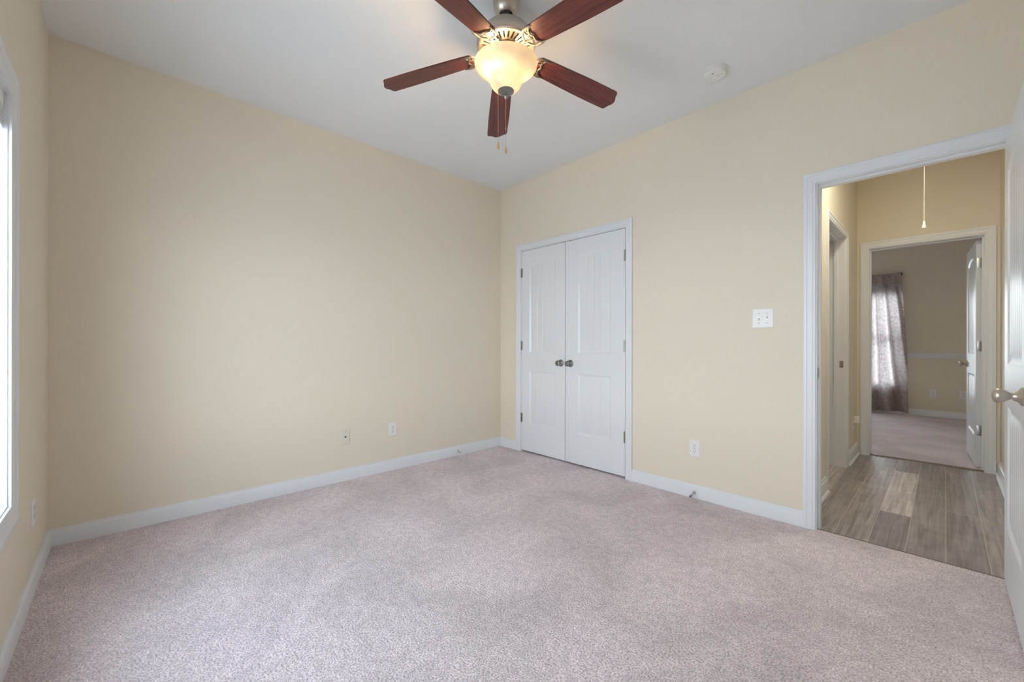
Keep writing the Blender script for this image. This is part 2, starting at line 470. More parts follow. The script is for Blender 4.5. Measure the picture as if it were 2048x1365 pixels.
# ------------------------------------------------------------------ panel doors
def door_leaf(w, h, t, stile, lower, upper, rise, groove=0.062):
    """front face at y=0 (towards -y), hinge edge at x=0; two moulded planked panels, the upper one arched"""
    b = NB()
    x0, x1 = stile[0], w - stile[1]
    pw = x1 - x0
    ng = max(2, round((pw - .09) / groove))
    fr = [0.0]
    for i in range(1, ng):
        c = i / ng
        e = .0035 / (pw - .09)
        fr += [c - e, c, c + e]
    fr.append(1.0)
    # extra points for a smooth arch
    fr = sorted(set([round(f, 5) for f in fr] + [round(k / 16, 5) for k in range(17) if all(abs(k / 16 - f) > .012 for f in fr)]))
    grv = {round(i / ng, 5) for i in range(1, ng)}
    def arch(f, amount): return amount * (1 - (2 * f - 1) ** 2)
    for side in (0, 1):
        sy = 1 if side == 0 else -1
        y0 = 0 if side == 0 else t
        def V(x, d, z): return (x, y0 + sy * d, z)
        def quad(*p): b.faces.new([b.verts.new(V(*q)) for q in p])
        def rect(xa, xb, za, zb): quad((xa, 0, za), (xb, 0, za), (xb, 0, zb), (xa, 0, zb))
        rect(0, x0, 0, h); rect(x1, w, 0, h)
        rect(x0, x1, 0, lower[0]); rect(x0, x1, lower[1], upper[0])
        for (za, zb, rs) in ((lower[0], lower[1], 0.0), (upper[0], upper[1], rise)):
            loops = []
            for ins, dep in ((0, 0), (.007, .0045), (.015, .0085), (.032, .0085), (.044, .0035)):
                xs = [x0 + ins + f * (pw - 2 * ins) for f in fr]
                bot = [(x, dep, za + ins) for x in xs]
                top = [(x, dep, zb - rs + arch(f, rs) - ins) for x, f in zip(xs, fr)]
                loops.append((bot, top))
            last_b = [(x, d + (.0028 if f in grv else 0), z) for (x, d, z), f in zip(loops[-1][0], fr)]
            last_t = [(x, d + (.0028 if f in grv else 0), z) for (x, d, z), f in zip(loops[-1][1], fr)]
            n = len(fr)
            for (B0, T0), (B1, T1) in zip(loops, loops[1:]):
                for i in range(n - 1):
                    quad(B0[i], B0[i + 1], B1[i + 1], B1[i]); quad(T0[i], T0[i + 1], T1[i + 1], T1[i])
                quad(B0[0], B1[0], T1[0], T0[0]); quad(B0[-1], B1[-1], T1[-1], T0[-1])
            for i in range(n - 1):
                quad(last_b[i], last_b[i + 1], last_t[i + 1], last_t[i])
            if rs > 0:
                T = loops[0][1]
                for i in range(n - 1):
                    quad(T[i], T[i + 1], (T[i + 1][0], 0, h), (T[i][0], 0, h))
            # the front of the top rail
        # (upper panel's top rail is filled by the strips above)
    def q(*p): b.faces.new([b.verts.new(v) for v in p])
    q((0, 0, 0), (0, t, 0), (0, t, h), (0, 0, h)); q((w, 0, 0), (w, 0, h), (w, t, h), (w, t, 0))
    q((0, 0, 0), (w, 0, 0), (w, t, 0), (0, t, 0)); q((0, 0, h), (0, t, h), (w, t, h), (w, 0, h))
    bmesh.ops.remove_doubles(b, verts=b.verts[:], dist=1e-5)
    return b

ROS = [(0, 0), (.033, 0), (.0335, .003), (.031, .006), (.024, .010), (.019, .014), (.0165, .020), (.0155, .024), (0, .024)]
EGG = [(0, .018), (.0112, .018), (.0105, .026), (.012, .030), (.0175, .037), (.0225, .045), (.0258, .054), (.0262, .060), (.0235, .067), (.016, .0715), (.008, .0735), (0, .074)]
BALL = [(0, .018), (.0105, .018), (.010, .024), (.013, .030), (.0215, .034), (.0255, .040), (.0265, .047), (.025, .053), (.020, .0575), (.0165, .058), (.015, .0555), (.010, .056), (0, .057)]

def knob(parent, prof, loc, outward, m):
    """outward: unit vector in the parent's space"""
    M = Vector((0, 0, 1)).rotation_difference(Vector(outward)).to_matrix().to_4x4()
    k = obj('knob', lathe(NB(), prof, 32, M), m, parent, smooth=40, loc=loc)
    obj('rosette', lathe(NB(), ROS, 32, M), m, k, smooth=40)
    return k

def hinge_barrel(parent, loc, m, leaf=None):
    b = NB()
    lathe(b, [(0, -.0475), (.004, -.0475), (.0045, -.0445), (.0062, -.044), (.0062, .044), (.0045, .0445), (.004, .0475), (0, .0475)], 14)
    for z in (-.027, -.009, .009, .027):
        lathe(b, [(.0065, z - .0008), (.0065, z + .0008)], 14)
    if leaf:
        box(b, leaf[0], leaf[1], .004, .0065, -.044, .044)
    return obj('hinge', b, m, parent, smooth=40, loc=loc)

# closet leaves
CZ = .016; CH = 2.0435 - CZ
XM = 0.895
wl_ = XM - .0027 - (CL0 + .003); wr_ = (CL1 - .003) - (XM + .0027)
bm_ = door_leaf(wl_, CH, .035, (.434 - CL0 - .003, .893 - .776), (.285 - CZ, .826 - CZ), (1.012 - CZ, 1.922 - CZ), .026)
d1 = obj('door_1', bm_, DOOR, smooth=25, loc=(CL0 + .003, 0, CZ))
struct(d1, 'left leaf of the white closet double doors', 'door')
knob(d1, BALL, (.839 - CL0 - .003 + .004, 0, .920 - CZ), (0, -1, 0), PEWTER)
for z in (1.826, 1.083, .346):
    hinge_barrel(d1, (-.001, -.0065, z - CZ), PEWTER, (.0, .012))
bm_ = door_leaf(wr_, CH, .035, (1.041 - .897, CL1 - .003 - 1.387), (.285 - CZ, .826 - CZ), (1.012 - CZ, 1.922 - CZ), .026)
d2 = obj('door_2', bm_, DOOR, smooth=25, loc=(XM + .0027, 0, CZ))
struct(d2, 'right leaf of the white closet double doors', 'door')
knob(d2, BALL, (.951 - .897 + .004, 0, .920 - CZ), (0, -1, 0), PEWTER)
for z in (1.822, 1.082, .339):
    hinge_barrel(d2, (wr_ + .001, -.0065, z - CZ), PEWTER, (-.012, .0))
for d, xc in ((d1, wl_ - .030), (d2, .046)):
    b = NB(); box(b, xc - .019, xc + .019, .006, .03, CH - .001, CH + .0045)
    obj('ball_catch', b, SLOT, d)

# the open door of the main room: hinged on the right jamb, swung 90 degrees into the room; its hall face looks left
DWID, DZ = 0.742, .014
bm_ = door_leaf(DWID, 2.026 - DZ, .035, (.125, .128), (.275 - DZ, .822 - DZ), (1.010 - DZ, 1.915 - DZ), .045)
d3 = obj('door_3', bm_, DOOR, smooth=25)
# local x -> world -y, local y (depth) -> world +x
d3.matrix_world = Matrix(((0, 1, 0, 3.5025), (-1, 0, 0, -.004), (0, 0, 1, DZ), (0, 0, 0, 1)))
struct(d3, 'white panel door standing open at the right edge', 'door')
knob(d3, EGG, (.660, 0, .911 - DZ), (0, -1, 0), NICKEL)
knob(d3, EGG, (.660, .035, .911 - DZ), (0, 1, 0), NICKEL)
for z in (1.80, 1.05, .30):
    b = NB(); lathe(b, [(0, -.0475), (.0062, -.0475), (.0062, .0475), (0, .0475)], 14)
    obj('hinge', b, PEWTER, d3, smooth=40, loc=(-.004, .042, z - DZ))

# ------------------------------------------------------------------ windows of the main room, one only added for light, each with its blind
def window(name, fn, a0, a1, label, blabel, drop=.126):
    """fn(a, d, z): a along the wall, d = depth outward from the room face"""
    w = NB()
    casing(w, lambda a, z, d: fn(a, -d, z), a0 - .005, a1 + .005, WNB - .005, WNT + .005, scaled(CAS, .082), closed=True)
    def bx(b, p0, p1, d0, d1, z0, z1, bev=0.0):
        q = [Vector(fn(p, d, z)) for p in (p0, p1) for d in (d0, d1) for z in (z0, z1)]
        box(b, *[f(v[i] for v in q) for i in range(3) for f in (min, max)], bev)
    for (x0, x1, z0, z1) in ((a0 - J, a0, WNB - J, WNT + J), (a1, a1 + J, WNB - J, WNT + J), (a0, a1, WNT, WNT + J), (a0, a1, WNB - J, WNB)):
        bx(w, x0, x1, 0, WT, z0, z1)
    win = struct(obj(name, w, TRIM, smooth=25), label, 'window')
    f = .042
    for (z0, z1, y) in ((WNB, 1.255, .072), (1.235, WNT, .098)):
        b = NB()
        bx(b, a0, a0 + f, y - .014, y + .014, z0, z1, .003); bx(b, a1 - f, a1, y - .014, y + .014, z0, z1, .003)
        bx(b, a0 + f, a1 - f, y - .014, y + .014, z0, z0 + f, .003); bx(b, a0 + f, a1 - f, y - .014, y + .014, z1 - f, z1, .003)
        sash = obj('sash', b, VINYL, win)
        b = NB(); bx(b, a0 + f, a1 - f, y - .002, y + .002, z0 + f, z1 - f)
        obj('pane', b, GLASS, sash)
    p = fn((a0 + a1) / 2, .034, WNT)
    q = Vector(fn(1, 0, 0)) - Vector(fn(0, 0, 0))
    bl = empty('window_blind', p, math.atan2(q.y, q.x))
    tag(bl, blabel, 'blind')
    hw = (a1 - a0) / 2 - .006
    obj('headrail', box(NB(), -hw, hw, -.026, .026, -.045, -.001, .002), BLIND, bl)
    b = NB()
    ns = 14 if drop < .2 else 30
    for k in range(ns):
        z = -.049 - k * (drop - .066) / ns
        bw = .0245 + .0008 * math.sin(k * 2.1)
        loft(b, [[(x, y + .001 * math.sin(k * 1.7), z + .0012 * math.cos(y / bw * 1.3)) for y in (-bw, -bw * .4, bw * .4, bw)] + [(x, y, z - .0015 + .0012 * math.cos(y / bw * 1.3)) for y in (bw, bw * .4, -bw * .4, -bw)] for x in (-hw, hw)])
    obj('slats', b, BLIND, bl)
    obj('bottom_rail', box(NB(), -hw, hw, -.026, .026, -drop, -drop + .016, .003), BLIND, bl)
window('window_1', lambda a, d, z: (a, YF - d, z), WN0, WN1, 'white cased window at the far left edge', 'white slatted blind gathered up at the top of the window')
window('window_added', lambda a, d, z: (a, YF - d, z), WD0, WD1, 'narrow white cased window added beside the camera for extra light', 'white blind half lowered to limit the light of the added window', .72)

# ------------------------------------------------------------------ the hall
fl = NB()
fl_tone = fl.loops.layers.float_color.new('tone')
seams = [1.5]
x = 3.468 - .151 * 13
rows = []
while x < HX1 + .05:
    rows.append((x, x + .151)); x += .151
G = .0016
for i, (xa, xb) in enumerate(rows):
    xa, xb = max(xa, 1.6), min(xb, HX1 + .03)
    if xb <= xa: continue
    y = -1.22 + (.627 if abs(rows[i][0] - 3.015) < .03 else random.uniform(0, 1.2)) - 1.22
    while y < HY + .05:
        ya, yb = max(y, .02), min(y + 1.245, HY + .035)
        y += 1.245
        if yb <= ya: continue
        tone = random.uniform(.82, 1.16)
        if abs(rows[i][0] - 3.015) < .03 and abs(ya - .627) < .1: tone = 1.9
        if rows[i][0] < 2.70 and rows[i][1] > 2.55: tone = 1.6
        vs = [fl.verts.new(p) for p in ((xa + G, ya + G * .6, -.004), (xb - G, ya + G * .6, -.004), (xb - G, yb - G * .6, -.004), (xa + G, yb - G * .6, -.004))]
        f = fl.faces.new(vs)
        hue = random.uniform(-.02, .02)
        for lp in f.loops: lp[fl_tone] = (tone * (1 + hue), tone, tone * (1 - hue), 1)
hf = obj('floor_hall', fl, PLANK)
struct(hf, 'grey brown vinyl planks of the hall', 'floor')
b = NB(); box(b, 1.6, HX1 + .03, .02, HY + .035, -.06, -.0052)
struct(obj('floor_hall_joints', b, JOINT, hf))
del hf.children[0]['kind']

b = wall_with_holes(NB(), lambda a, t, z: (HX0 - t, a, z), WT, HY, 0, WT, [(SD0 - J, SD1 + J, 0, SDT + J)])
struct(obj('wall_hall_left', b, PAINT), 'cream left wall of the hall with a doorway', 'wall')
struct(obj('wall_hall_right', box(NB(), HX1, HX1 + WT, WT, HY, -.01, H), PAINT), 'cream right wall of the hall', 'wall')
b = wall_with_holes(NB(), lambda a, t, z: (a, HY + t, z), BX0 - WT, BX1 + WT, 0, WT, [(FD0 - J, FD1 + J, 0, FDT + J)])
struct(obj('wall_hall_back', b, PAINT), 'cream wall at the end of the hall', 'wall')
struct(obj('ceiling_hall', box(NB(), 1.4, HX1 + WT, WT, HY, H, H + .1), CEIL), 'hall ceiling', 'ceiling')
door_trim('trim_3', 0, 0, WT, FD0, FD1, FDT, 'white casing around the doorway at the end of the hall', lambda a, d, z: (a, HY + d, z), (.040, .072), wid=.0635, bfloor=-.004)
door_trim('trim_4', 0, 0, WT, SD0, SD1, SDT, 'white casing around the side doorway in the hall', lambda a, d, z: (HX0 - d, a, z), (.055, .080), wid=.0605, bfloor=-.004)
b = NB(); fn = lambda a, d, z: (HX0 + d, a, z - .004)
base_run(b, fn, WT, SD0 - .066, BASE_SHOE); base_run(b, fn, SD1 + .066, HY - .002, BASE_SHOE)
struct(obj('baseboard_hall_left', b, TRIM, smooth=20), 'white baseboard on the left wall of the hall', 'baseboard')
b = NB(); fn = lambda a, d, z: (HX1 - d, a, z - .004)
struct(obj('baseboard_hall_right', base_run(b, fn, WT, HY - .002, BASE_SHOE), TRIM, smooth=20), 'white baseboard on the right wall of the hall', 'baseboard')
# strike plate on the far jamb of the side doorway
b = NB(); box(b, HX0 - .040, HX0 - .012, SD1 - .0025, SD1 + .0005, .890, .950, .0006)
tag(obj('strike_plate', b, STEEL), 'small steel strike plate on the jamb of the side doorway in the hall', 'strike plate')
# small room beyond the side doorway
b = NB(); box(b, 1.40, 1.50, WT, HY, 0, H); 
struct(obj('wall_side_room', b, PAINT), 'far wall of the small room off the hall', 'wall')
b = NB(); box(b, 1.50, HX0 - WT, .76, .80, 0, H)
struct(obj('wall_side_room_front', b, PAINT), 'near wall of the small room off the hall', 'wall')
# transition strip under the far doorway
b = NB(); loft(b, [[(x, HY + .020, -.004), (x, HY + .026, .004), (x, HY + .040, .0065), (x, HY + .054, .004), (x, HY + .058, -.004)] for x in (FD0 + .001, FD1 - .001)])
struct(obj('threshold', b, STRIP, smooth=40), 'brown transition strip between hall planks and far carpet', 'threshold')
b = NB(); loft(b, [[(x, .016, -.004), (x, .018, .001), (x, .024, .002), (x, .030, .0), (x, .032, -.004)] for x in (DW0 + .001, DW1 - .001)])
struct(obj('threshold', b, STRIP, smooth=40), 'thin brown edge where the near carpet meets the planks', 'threshold')

# ceiling lamp added to light the hall, unseen above the doorway head
hl = empty('added_hall_lamp', (3.15, .62, H)); tag(hl, 'unseen round flush ceiling lamp added to light the hall', 'ceiling lamp')
obj('lamp_base', lathe(NB(), [(0, 0), (.15, 0), (.15, -.02), (.14, -.03), (0, -.03)], 40), NICKEL, hl, smooth=30)
LENS = mat('frosted_lit_lens', (0.85, 0.82, 0.76), 0.4)
LENS.node_tree.nodes['Principled BSDF'].inputs['Emission Color'].default_value = (*HALLCOL, 1)
LENS.node_tree.nodes['Principled BSDF'].inputs['Emission Strength'].default_value = 4.0
obj('lamp_lens', lathe(NB(), [(.132, -.03), (.132, -.036), (.120, -.042), (.06, -.047), (0, -.048)], 40, cap0=False), LENS, hl, smooth=60)
hd = bpy.data.lights.new('added_hall_light', 'AREA'); hd.shape = 'DISK'; hd.size = .25; hd.energy = HALL_W; hd.color = HALLCOL
ho_ = bpy.data.objects.new('added_hall_light', hd); COL.objects.link(ho_); ho_.location = (3.15, .62, H - .051)

# attic pull cord
pc = empty('pull_cord', (3.209, 1.2, H)); tag(pc, 'thin white cord with a bell pull hanging from the hall ceiling', 'pull cord')
obj('cord', tube(NB(), [(0, 0, 0), (.001, 0, -.3), (0, .001, -.6), (0, 0, -.79)], .0017, 8), CORD, pc, smooth=60)
obj('bell_pull', lathe(NB(), [(0, -.775), (.004, -.775), (.006, -.783), (.0075, -.797), (.0105, -.812), (.0125, -.822), (.012, -.826), (.007, -.826), (.005, -.820), (0, -.820)], 20), PLATE, pc, smooth=40)

# ------------------------------------------------------------------ the bedroom beyond
struct(obj('floor_bedroom', box(NB(), BX0 - .05, BX1 + .05, HY + .045, BY1 + .05, -.06, 0), CARPET), 'taupe carpet of the far bedroom', 'floor')
b = wall_with_holes(NB(), lambda a, t, z: (a, BY1 + t, z), BX0 - WT, BX1 + WT, 0, WT, [(W20 - J, W21 + J, W2B - J, W2T + J)])
struct(obj('wall_bedroom_back', b, PAINT), 'beige wall of the far bedroom behind the curtain', 'wall')
struct(obj('wall_bedroom_left', box(NB(), BX0 - WT, BX0, BY0, BY1, 0, H), PAINT), 'left wall of the far bedroom', 'wall')
struct(obj('wall_bedroom_right', box(NB(), BX1, BX1 + WT, BY0, BY1, 0, H), PAINT), 'right wall of the far bedroom', 'wall')
struct(obj('ceiling_bedroom', box(NB(), BX0 - WT, BX1 + WT, HY, BY1 + WT, H, H + .1), CEIL), 'ceiling of the far bedroom', 'ceiling')
b = NB(); fn = lambda a, d, z: (a, BY1 - d, z)
struct(obj('baseboard_bedroom_back', base_run(b, fn, BX0, BX1), TRIM, smooth=20), 'white baseboard of the far bedroom', 'baseboard')
RAIL = [(0, .888), (.008, .890), (.010, .902), (.018, .912), (.022, .926), (.018, .938), (.024, .950), (.022, .962), (.010, .968), (0, .969)]
b = NB(); base_run(b, fn, BX0, W20 - .066, RAIL); base_run(b, fn, W21 + .066, BX1, RAIL)
struct(obj('trim_5', b, TRIM, smooth=20), 'white chair rail across the far bedroom wall', 'chair rail')
w2 = NB()
casing(w2, lambda a, z, d: (a, BY1 - d, z), W20 - .005, W21 + .005, W2B - .005, W2T + .005, CAS, closed=True)
for (x0, x1, z0, z1) in ((W20 - J, W20, W2B - J, W2T + J), (W21, W21 + J, W2B - J, W2T + J), (W20, W21, W2T, W2T + J), (W20, W21, W2B - J, W2B)):
    box(w2, x0, x1, BY1, BY1 + WT, z0, z1)
win2 = struct(obj('window_2', w2, TRIM, smooth=25), 'bright window behind the curtain in the far bedroom', 'window')
for (z0, z1, y) in ((W2B, 1.22, BY1 + .072), (1.20, W2T, BY1 + .100)):
    b = NB(); f = .042
    box(b, W20, W20 + f, y - .014, y + .014, z0, z1, .003); box(b, W21 - f, W21, y - .014, y + .014, z0, z1, .003)
    box(b, W20 + f, W21 - f, y - .014, y + .014, z0, z0 + f, .003); box(b, W20 + f, W21 - f, y - .014, y + .014, z1 - f, z1, .003)
    sash = obj('sash', b, VINYL, win2)
    b = NB(); box(b, W20 + f, W21 - f, y - .002, y + .002, z0 + f, z1 - f)
    obj('pane', b, GLASS, sash)
bl2 = empty('window_blind', ((W20 + W21) / 2, BY1 + .034, W2T)); tag(bl2, 'white blind showing beside the taupe curtain in the far bedroom', 'blind')
hw = (W21 - W20) / 2 - .005
obj('headrail', box(NB(), -hw, hw, -.026, .026, -.055, -.001, .002), BLIND, bl2)
b = NB()
n_sl = 30
for k in range(n_sl):
    z = -.085 - k * (W2T - W2B - .12) / n_sl
    a = R(12)
    loft(b, [[(x, u * math.cos(a) - v * math.sin(a), z + u * math.sin(a) + v * math.cos(a)) for u, v in ((-.024, -.001), (.024, -.001), (.024, .001), (-.024, .001))] for x in (-hw, hw)])
obj('slats', b, BLIND, bl2)
obj('bottom_rail', box(NB(), -hw, hw, -.026, .026, -(W2T - W2B) + .004, -(W2T - W2B) + .02, .003), BLIND, bl2)

# curtain rod and curtain
rod = empty('curtain_rod', (2.35, BY1 - .085, 2.215)); tag(rod, 'black curtain rod over the far bedroom window', 'curtain rod')
M = Matrix.Rotation(PI / 2, 4, 'Y')
obj('rod', lathe(NB(), [(0, -1.45), (.008, -1.45), (.008, .475), (0, .475)], 16, M), BLACK, rod, smooth=40)
for s in (-1, 1):
    e = .475 if s > 0 else -1.45
    obj('finial', lathe(NB(), [(0, 0), (.010, 0), (.012, s * .006), (.021, s * .010), (.021, s * .022), (.012, s * .028), (0, s * .030)], 20, Matrix.Translation((e, 0, 0)) @ M), BLACK, rod, smooth=40)
    xb = e - s * .03
    b = NB(); box(b, xb - .006, xb + .006, -.012, .085, -.006, .006, .002); box(b, xb - .010, xb + .010, .081, .085, -.03, .03, .001)
    obj('bracket', b, BLACK, rod)

cu = NB()
nx, nz = 200, 70
yc = BY1 - .085
gridv = []
for j in range(nz + 1):
    t = j / nz                       # 0 top, 1 bottom
    z = 2.232 - t * (2.232 - .036)
    xl = 2.315 + .10 * t ** .8 * 0 + (.05 * (1 - t) if t < .3 else .035 * (1 - t)); xr = 2.838 + .097 * t ** .7
    row = []
    amp = .012 + .046 * min(1, t * 2.0) - .006 * max(0, .06 - t) / .06
    for i in range(nx + 1):
        s = i / nx
        ph = 2 * PI * ((4.6 - .9 * t) * s + .30 * math.sin(3.1 * s + 1.3 * t) + .04 * math.sin(7 * t + 4 * s))
        w = math.sin(ph)
        y = -amp * (w + .28 * math.sin(2 * ph + .6 + t) + .22 * math.sin(.5 * ph + 2))
        if t < .05:
            y = y * .8 + 0
        xx = xl + (xr - xl) * (s + .012 * math.cos(ph) * min(1, t * 2))
        row.append(cu.verts.new((xx - 2.35, y - .034 + .012 * t, z - 2.215 + (.006 * math.sin(ph * .5) if j == nz else 0))))
    gridv.append(row)
for j in range(nz):
    for i in range(nx):
        cu.faces.new((gridv[j][i], gridv[j][i + 1], gridv[j + 1][i + 1], gridv[j + 1][i]))
c = obj('curtain', cu, CURTAIN, smooth=180, loc=(2.35, yc, 2.215))
tag(c, 'taupe patterned curtain hanging from the black rod', 'curtain')

# the far door: hinged on the right jamb, open into the bedroom
FW, FZ = .757, .014
bm_ = door_leaf(FW, 2.024 - FZ, .035, (.128, .128), (.275 - FZ, .822 - FZ), (1.010 - FZ, 1.915 - FZ), .045)
d4 = obj('door_4', bm_, DOOR, smooth=25)
ang = R(87.2)                                         # local x (from hinge) leans slightly to the left of +y
ca, sa = math.cos(ang), math.sin(ang)
ex = Vector((-ca, sa, 0)); 
ey = Vector((sa, ca, 0))                              # depth of the leaf, towards +x
ex = Vector((-math.cos(ang), math.sin(ang), 0))
d4.matrix_world = Matrix(((ex.x, ey.x, 0, 3.5035), (ex.y, ey.y, 0, 2.546), (0, 0, 1, FZ), (0, 0, 0, 1)))
struct(d4, 'white panel door standing open in the far bedroom', 'door')
knob(d4, BALL, (FW - .062, 0, .905 - FZ), (0, -1, 0), NICKEL)
for z in (1.825, 1.085, .335):
    b = NB(); box(b, -.0022, .001, .004, .0335, -.0445, .0445, .0008)
    lathe(b, [(0, -.0445), (.006, -.0445), (.006, .0445), (0, .0445)], 12, Matrix.Translation((-.006, .0395, 0)))
    obj('hinge', b, STEEL, d4, smooth=40, loc=(0, 0, z - FZ))

# ------------------------------------------------------------------ wall plates
def plate_bm(w, h, t=.0055):
    b = NB()
    loft(b, [[(-w / 2, 0, -h / 2), (w / 2, 0, -h / 2), (w / 2, 0, h / 2), (-w / 2, 0, h / 2)],
             [(-w / 2, -t * .45, -h / 2), (w / 2, -t * .45, -h / 2), (w / 2, -t * .45, h / 2), (-w / 2, -t * .45, h / 2)],
             [(-w / 2 + .004, -t, -h / 2 + .004), (w / 2 - .004, -t, -h / 2 + .004), (w / 2 - .004, -t, h / 2 - .004), (-w / 2 + .004, -t, h / 2 - .004)]])
    return b

def screw(parent, x, z, y):
    M = Matrix.Translation((x, y, z)) @ Matrix.Rotation(PI / 2, 4, 'X')
    obj('screw', lathe(NB(), [(0, -.001), (.0032, -.001), (.0032, .0006), (.0020, .0012), (0, .0012)], 12, M), PEWTER, parent, smooth=40)

def outlet(loc, rz, label, w=.076, h=.120, m=PLATE):
    o = empty('wall_outlet', loc, rz); tag(o, label, 'outlet', 'duplex wall outlets')
    obj('cover_plate', plate_bm(w, h), m, o)
    for s in (1, -1):
        b = NB()
        pts = []
        for k in range(28):
            a = 2 * PI * k / 28
            pts.append((.0172 * math.cos(a), max(-.0142, min(.0142, .0172 * math.sin(a)))))
        loft(b, [[(x, -.0045, z + s * .0195) for x, z in pts], [(x, -.0072, z + s * .0195) for x, z in pts]])
        r = obj('receptacle', b, m, o)
        b = NB()
        box(b, -.0078, -.0052, -.0077, -.0068, s * .0195 + .0005, s * .0195 + .0105)
        box(b, .0052, .0076, -.0077, -.0068, s * .0195 + .0015, s * .0195 + .0100)
        lathe(b, [(0, 0), (.0027, 0), (.0027, .0009), (0, .0009)], 12, Matrix.Translation((0, -.0068, s * .0195 - .0075)) @ Matrix.Rotation(PI / 2, 4, 'X'))
        obj('slots', b, SLOT, r)
    screw(o, 0, 0, -.0052)
    return o

outlet((2.0825, 0, .350), 0, 'white outlet below the light switch on the closet wall')
outlet((0, -1.262, .352), R(90), 'white outlet on the blank left wall, nearer the corner')
outlet((.515, YF, .340), R(180), 'white outlet on the window wall near the floor')
outlet((3.188, BY1, .352), 0, 'outlet in the middle of the far bedroom wall below the chair rail')
outlet((3.505, BY1, .350), 0, 'outlet on the far bedroom wall half hidden by the open door')
ho = outlet((HX0, 2.178, .330), R(90), 'outlet holding the small plug on the left hall wall')
# cable plate
cp = empty('cable_plate', (0, -1.676, .350), R(90)); tag(cp, 'almond cable wall plate left of the outlet on the blank wall', 'cable plate')
obj('cover_plate', plate_bm(.078, .120), ALMOND, cp)
b = NB(); Mx = Matrix.Translation((0, -.004, 0)) @ Matrix.Rotation(PI / 2, 4, 'X')
lathe(b, [(0, 0), (.0065, 0), (.0065, .004), (.0047, .004), (.0047, .011), (.003, .011), (.003, .006), (0, .006)], 16, Mx)
obj('coax_jack', b, SLOT, cp, smooth=40)
for z in (.042, -.042): screw(cp, 0, z, -.0052)
# plug-in night light in the hall outlet
nl = empty('night_light', (HX0 + .0085, 2.178, .352), R(90)); tag(nl, 'small white plug-in box on the left hall wall', 'plug')
obj('plug_body', box(NB(), -.026, .026, -.040, 0, -.012, .052, .005), PLATE, nl)
obj('plug_face', box(NB(), -.020, .020, -.043, -.038, -.004, .044, .002), ALMOND, nl)
# double switch
sw = empty('light_switch', (2.512, 0, 1.263)); tag(sw, 'white double toggle light switch between closet and doorway', 'light switch')
obj('cover_plate', plate_bm(.122, .124), PLATE, sw)
for x, up in ((-.023, -1), (.023, 1)):
    b = NB(); box(b, x - .0055, x + .0055, -.0062, -.0050, -.0125, .0125)
    obj('toggle_slot', b, PEWTER, sw)
    b = NB(); a = up * R(28)
    loft(b, [[(x + u, -.004, v) for u, v in ((-.004, -.005), (.004, -.005), (.004, .005), (-.004, .005))],
             [(x + u, -.017, v + up * .007) for u, v in ((-.0034, -.0035), (.0034, -.0035), (.0034, .0035), (-.0034, .0035))]])
    obj('toggle', b, PLATE, sw)
    for z in (.030, -.030): screw(sw, x, z, -.0052)

# ------------------------------------------------------------------ door stops on the baseboards
def door_stop(loc, rz, label, tip):
    o = empty('door_stop', loc, rz); tag(o, label, 'door stop', 'rigid door stops on the baseboards')
    tilt = Matrix.Rotation(R(90 + 10), 4, 'X')
    obj('stem', lathe(NB(), [(0, -.002), (.0115, -.002), (.0115, .003), (.008, .007), (.0042, .010), (.0042, .058), (0, .058)], 18, tilt), STEEL, o, smooth=40)
    obj('rubber_tip', lathe(NB(), [(0, .056), (.0075, .056), (.0085, .060), (.0085, .069), (.007, .073), (0, .073)], 18, tilt), tip, o, smooth=40)
    return o
door_stop((2.085, -.0145, .040), 0, 'metal door stop on the baseboard below the outlet of the closet wall', PEWTER)
door_stop((.0145, -.573, .040), R(90), 'metal door stop with white tip on the baseboard left of the corner', PLATE)

# ------------------------------------------------------------------ smoke detector
sd = empty('smoke_detector', (2.352, -.358, H)); tag(sd, 'round white smoke detector on the ceiling', 'smoke detector')
obj('detector_base', lathe(NB(), [(0, 0), (.068, 0), (.068, -.010), (.064, -.013), (0, -.013)], 48), PLATE, sd, smooth=30)
obj('detector_cover', lathe(NB(), [(.062, -.013), (.0615, -.024), (.056, -.033), (.045, -.038), (.030, -.0395), (.027, -.037), (.020, -.037), (.018, -.041), (0, -.042)], 48, cap0=True), PLATE, sd, smooth=30)
b = NB(); box(b, -.006, .006, -.046, -.042, -.0385, -.0355); obj('sounder_slot', b, SLOT, sd)
b = NB(); lathe(b, [(0, -.040), (.0025, -.040), (.0025, -.036), (0, -.036)], 10, Matrix.Translation((.036, -.004, 0))); obj('indicator_lens', b, SLOT, sd)

# ------------------------------------------------------------------ ceiling fan
fan = empty('ceiling_fan', (FAN[0], FAN[1], H)); tag(fan, 'ceiling fan with five mahogany blades and a lit alabaster bowl', 'ceiling fan')
Z = lambda z: z - H
obj('canopy', lathe(NB(), [(0, Z(2.7595)), (.0625, Z(2.7595)), (.0635, Z(2.752)), (.0635, Z(2.738)), (.0615, Z(2.722)), (.0555, Z(2.706)), (.046, Z(2.694)), (.037, Z(2.687)), (.0335, Z(2.6855)), (.0325, Z(2.688)), (.034, Z(2.70)), (.034, Z(2.735)), (0, Z(2.735))], 56), NICKEL, fan, smooth=35)
obj('hanger_ball', lathe(NB(), [(0, Z(2.733)), (.018, Z(2.730)), (.030, Z(2.712)), (.0315, Z(2.70)), (.029, Z(2.688)), (.023, Z(2.68)), (.021, Z(2.66)), (.021, Z(2.64)), (0, Z(2.64))], 32), BLACK, fan, smooth=35)
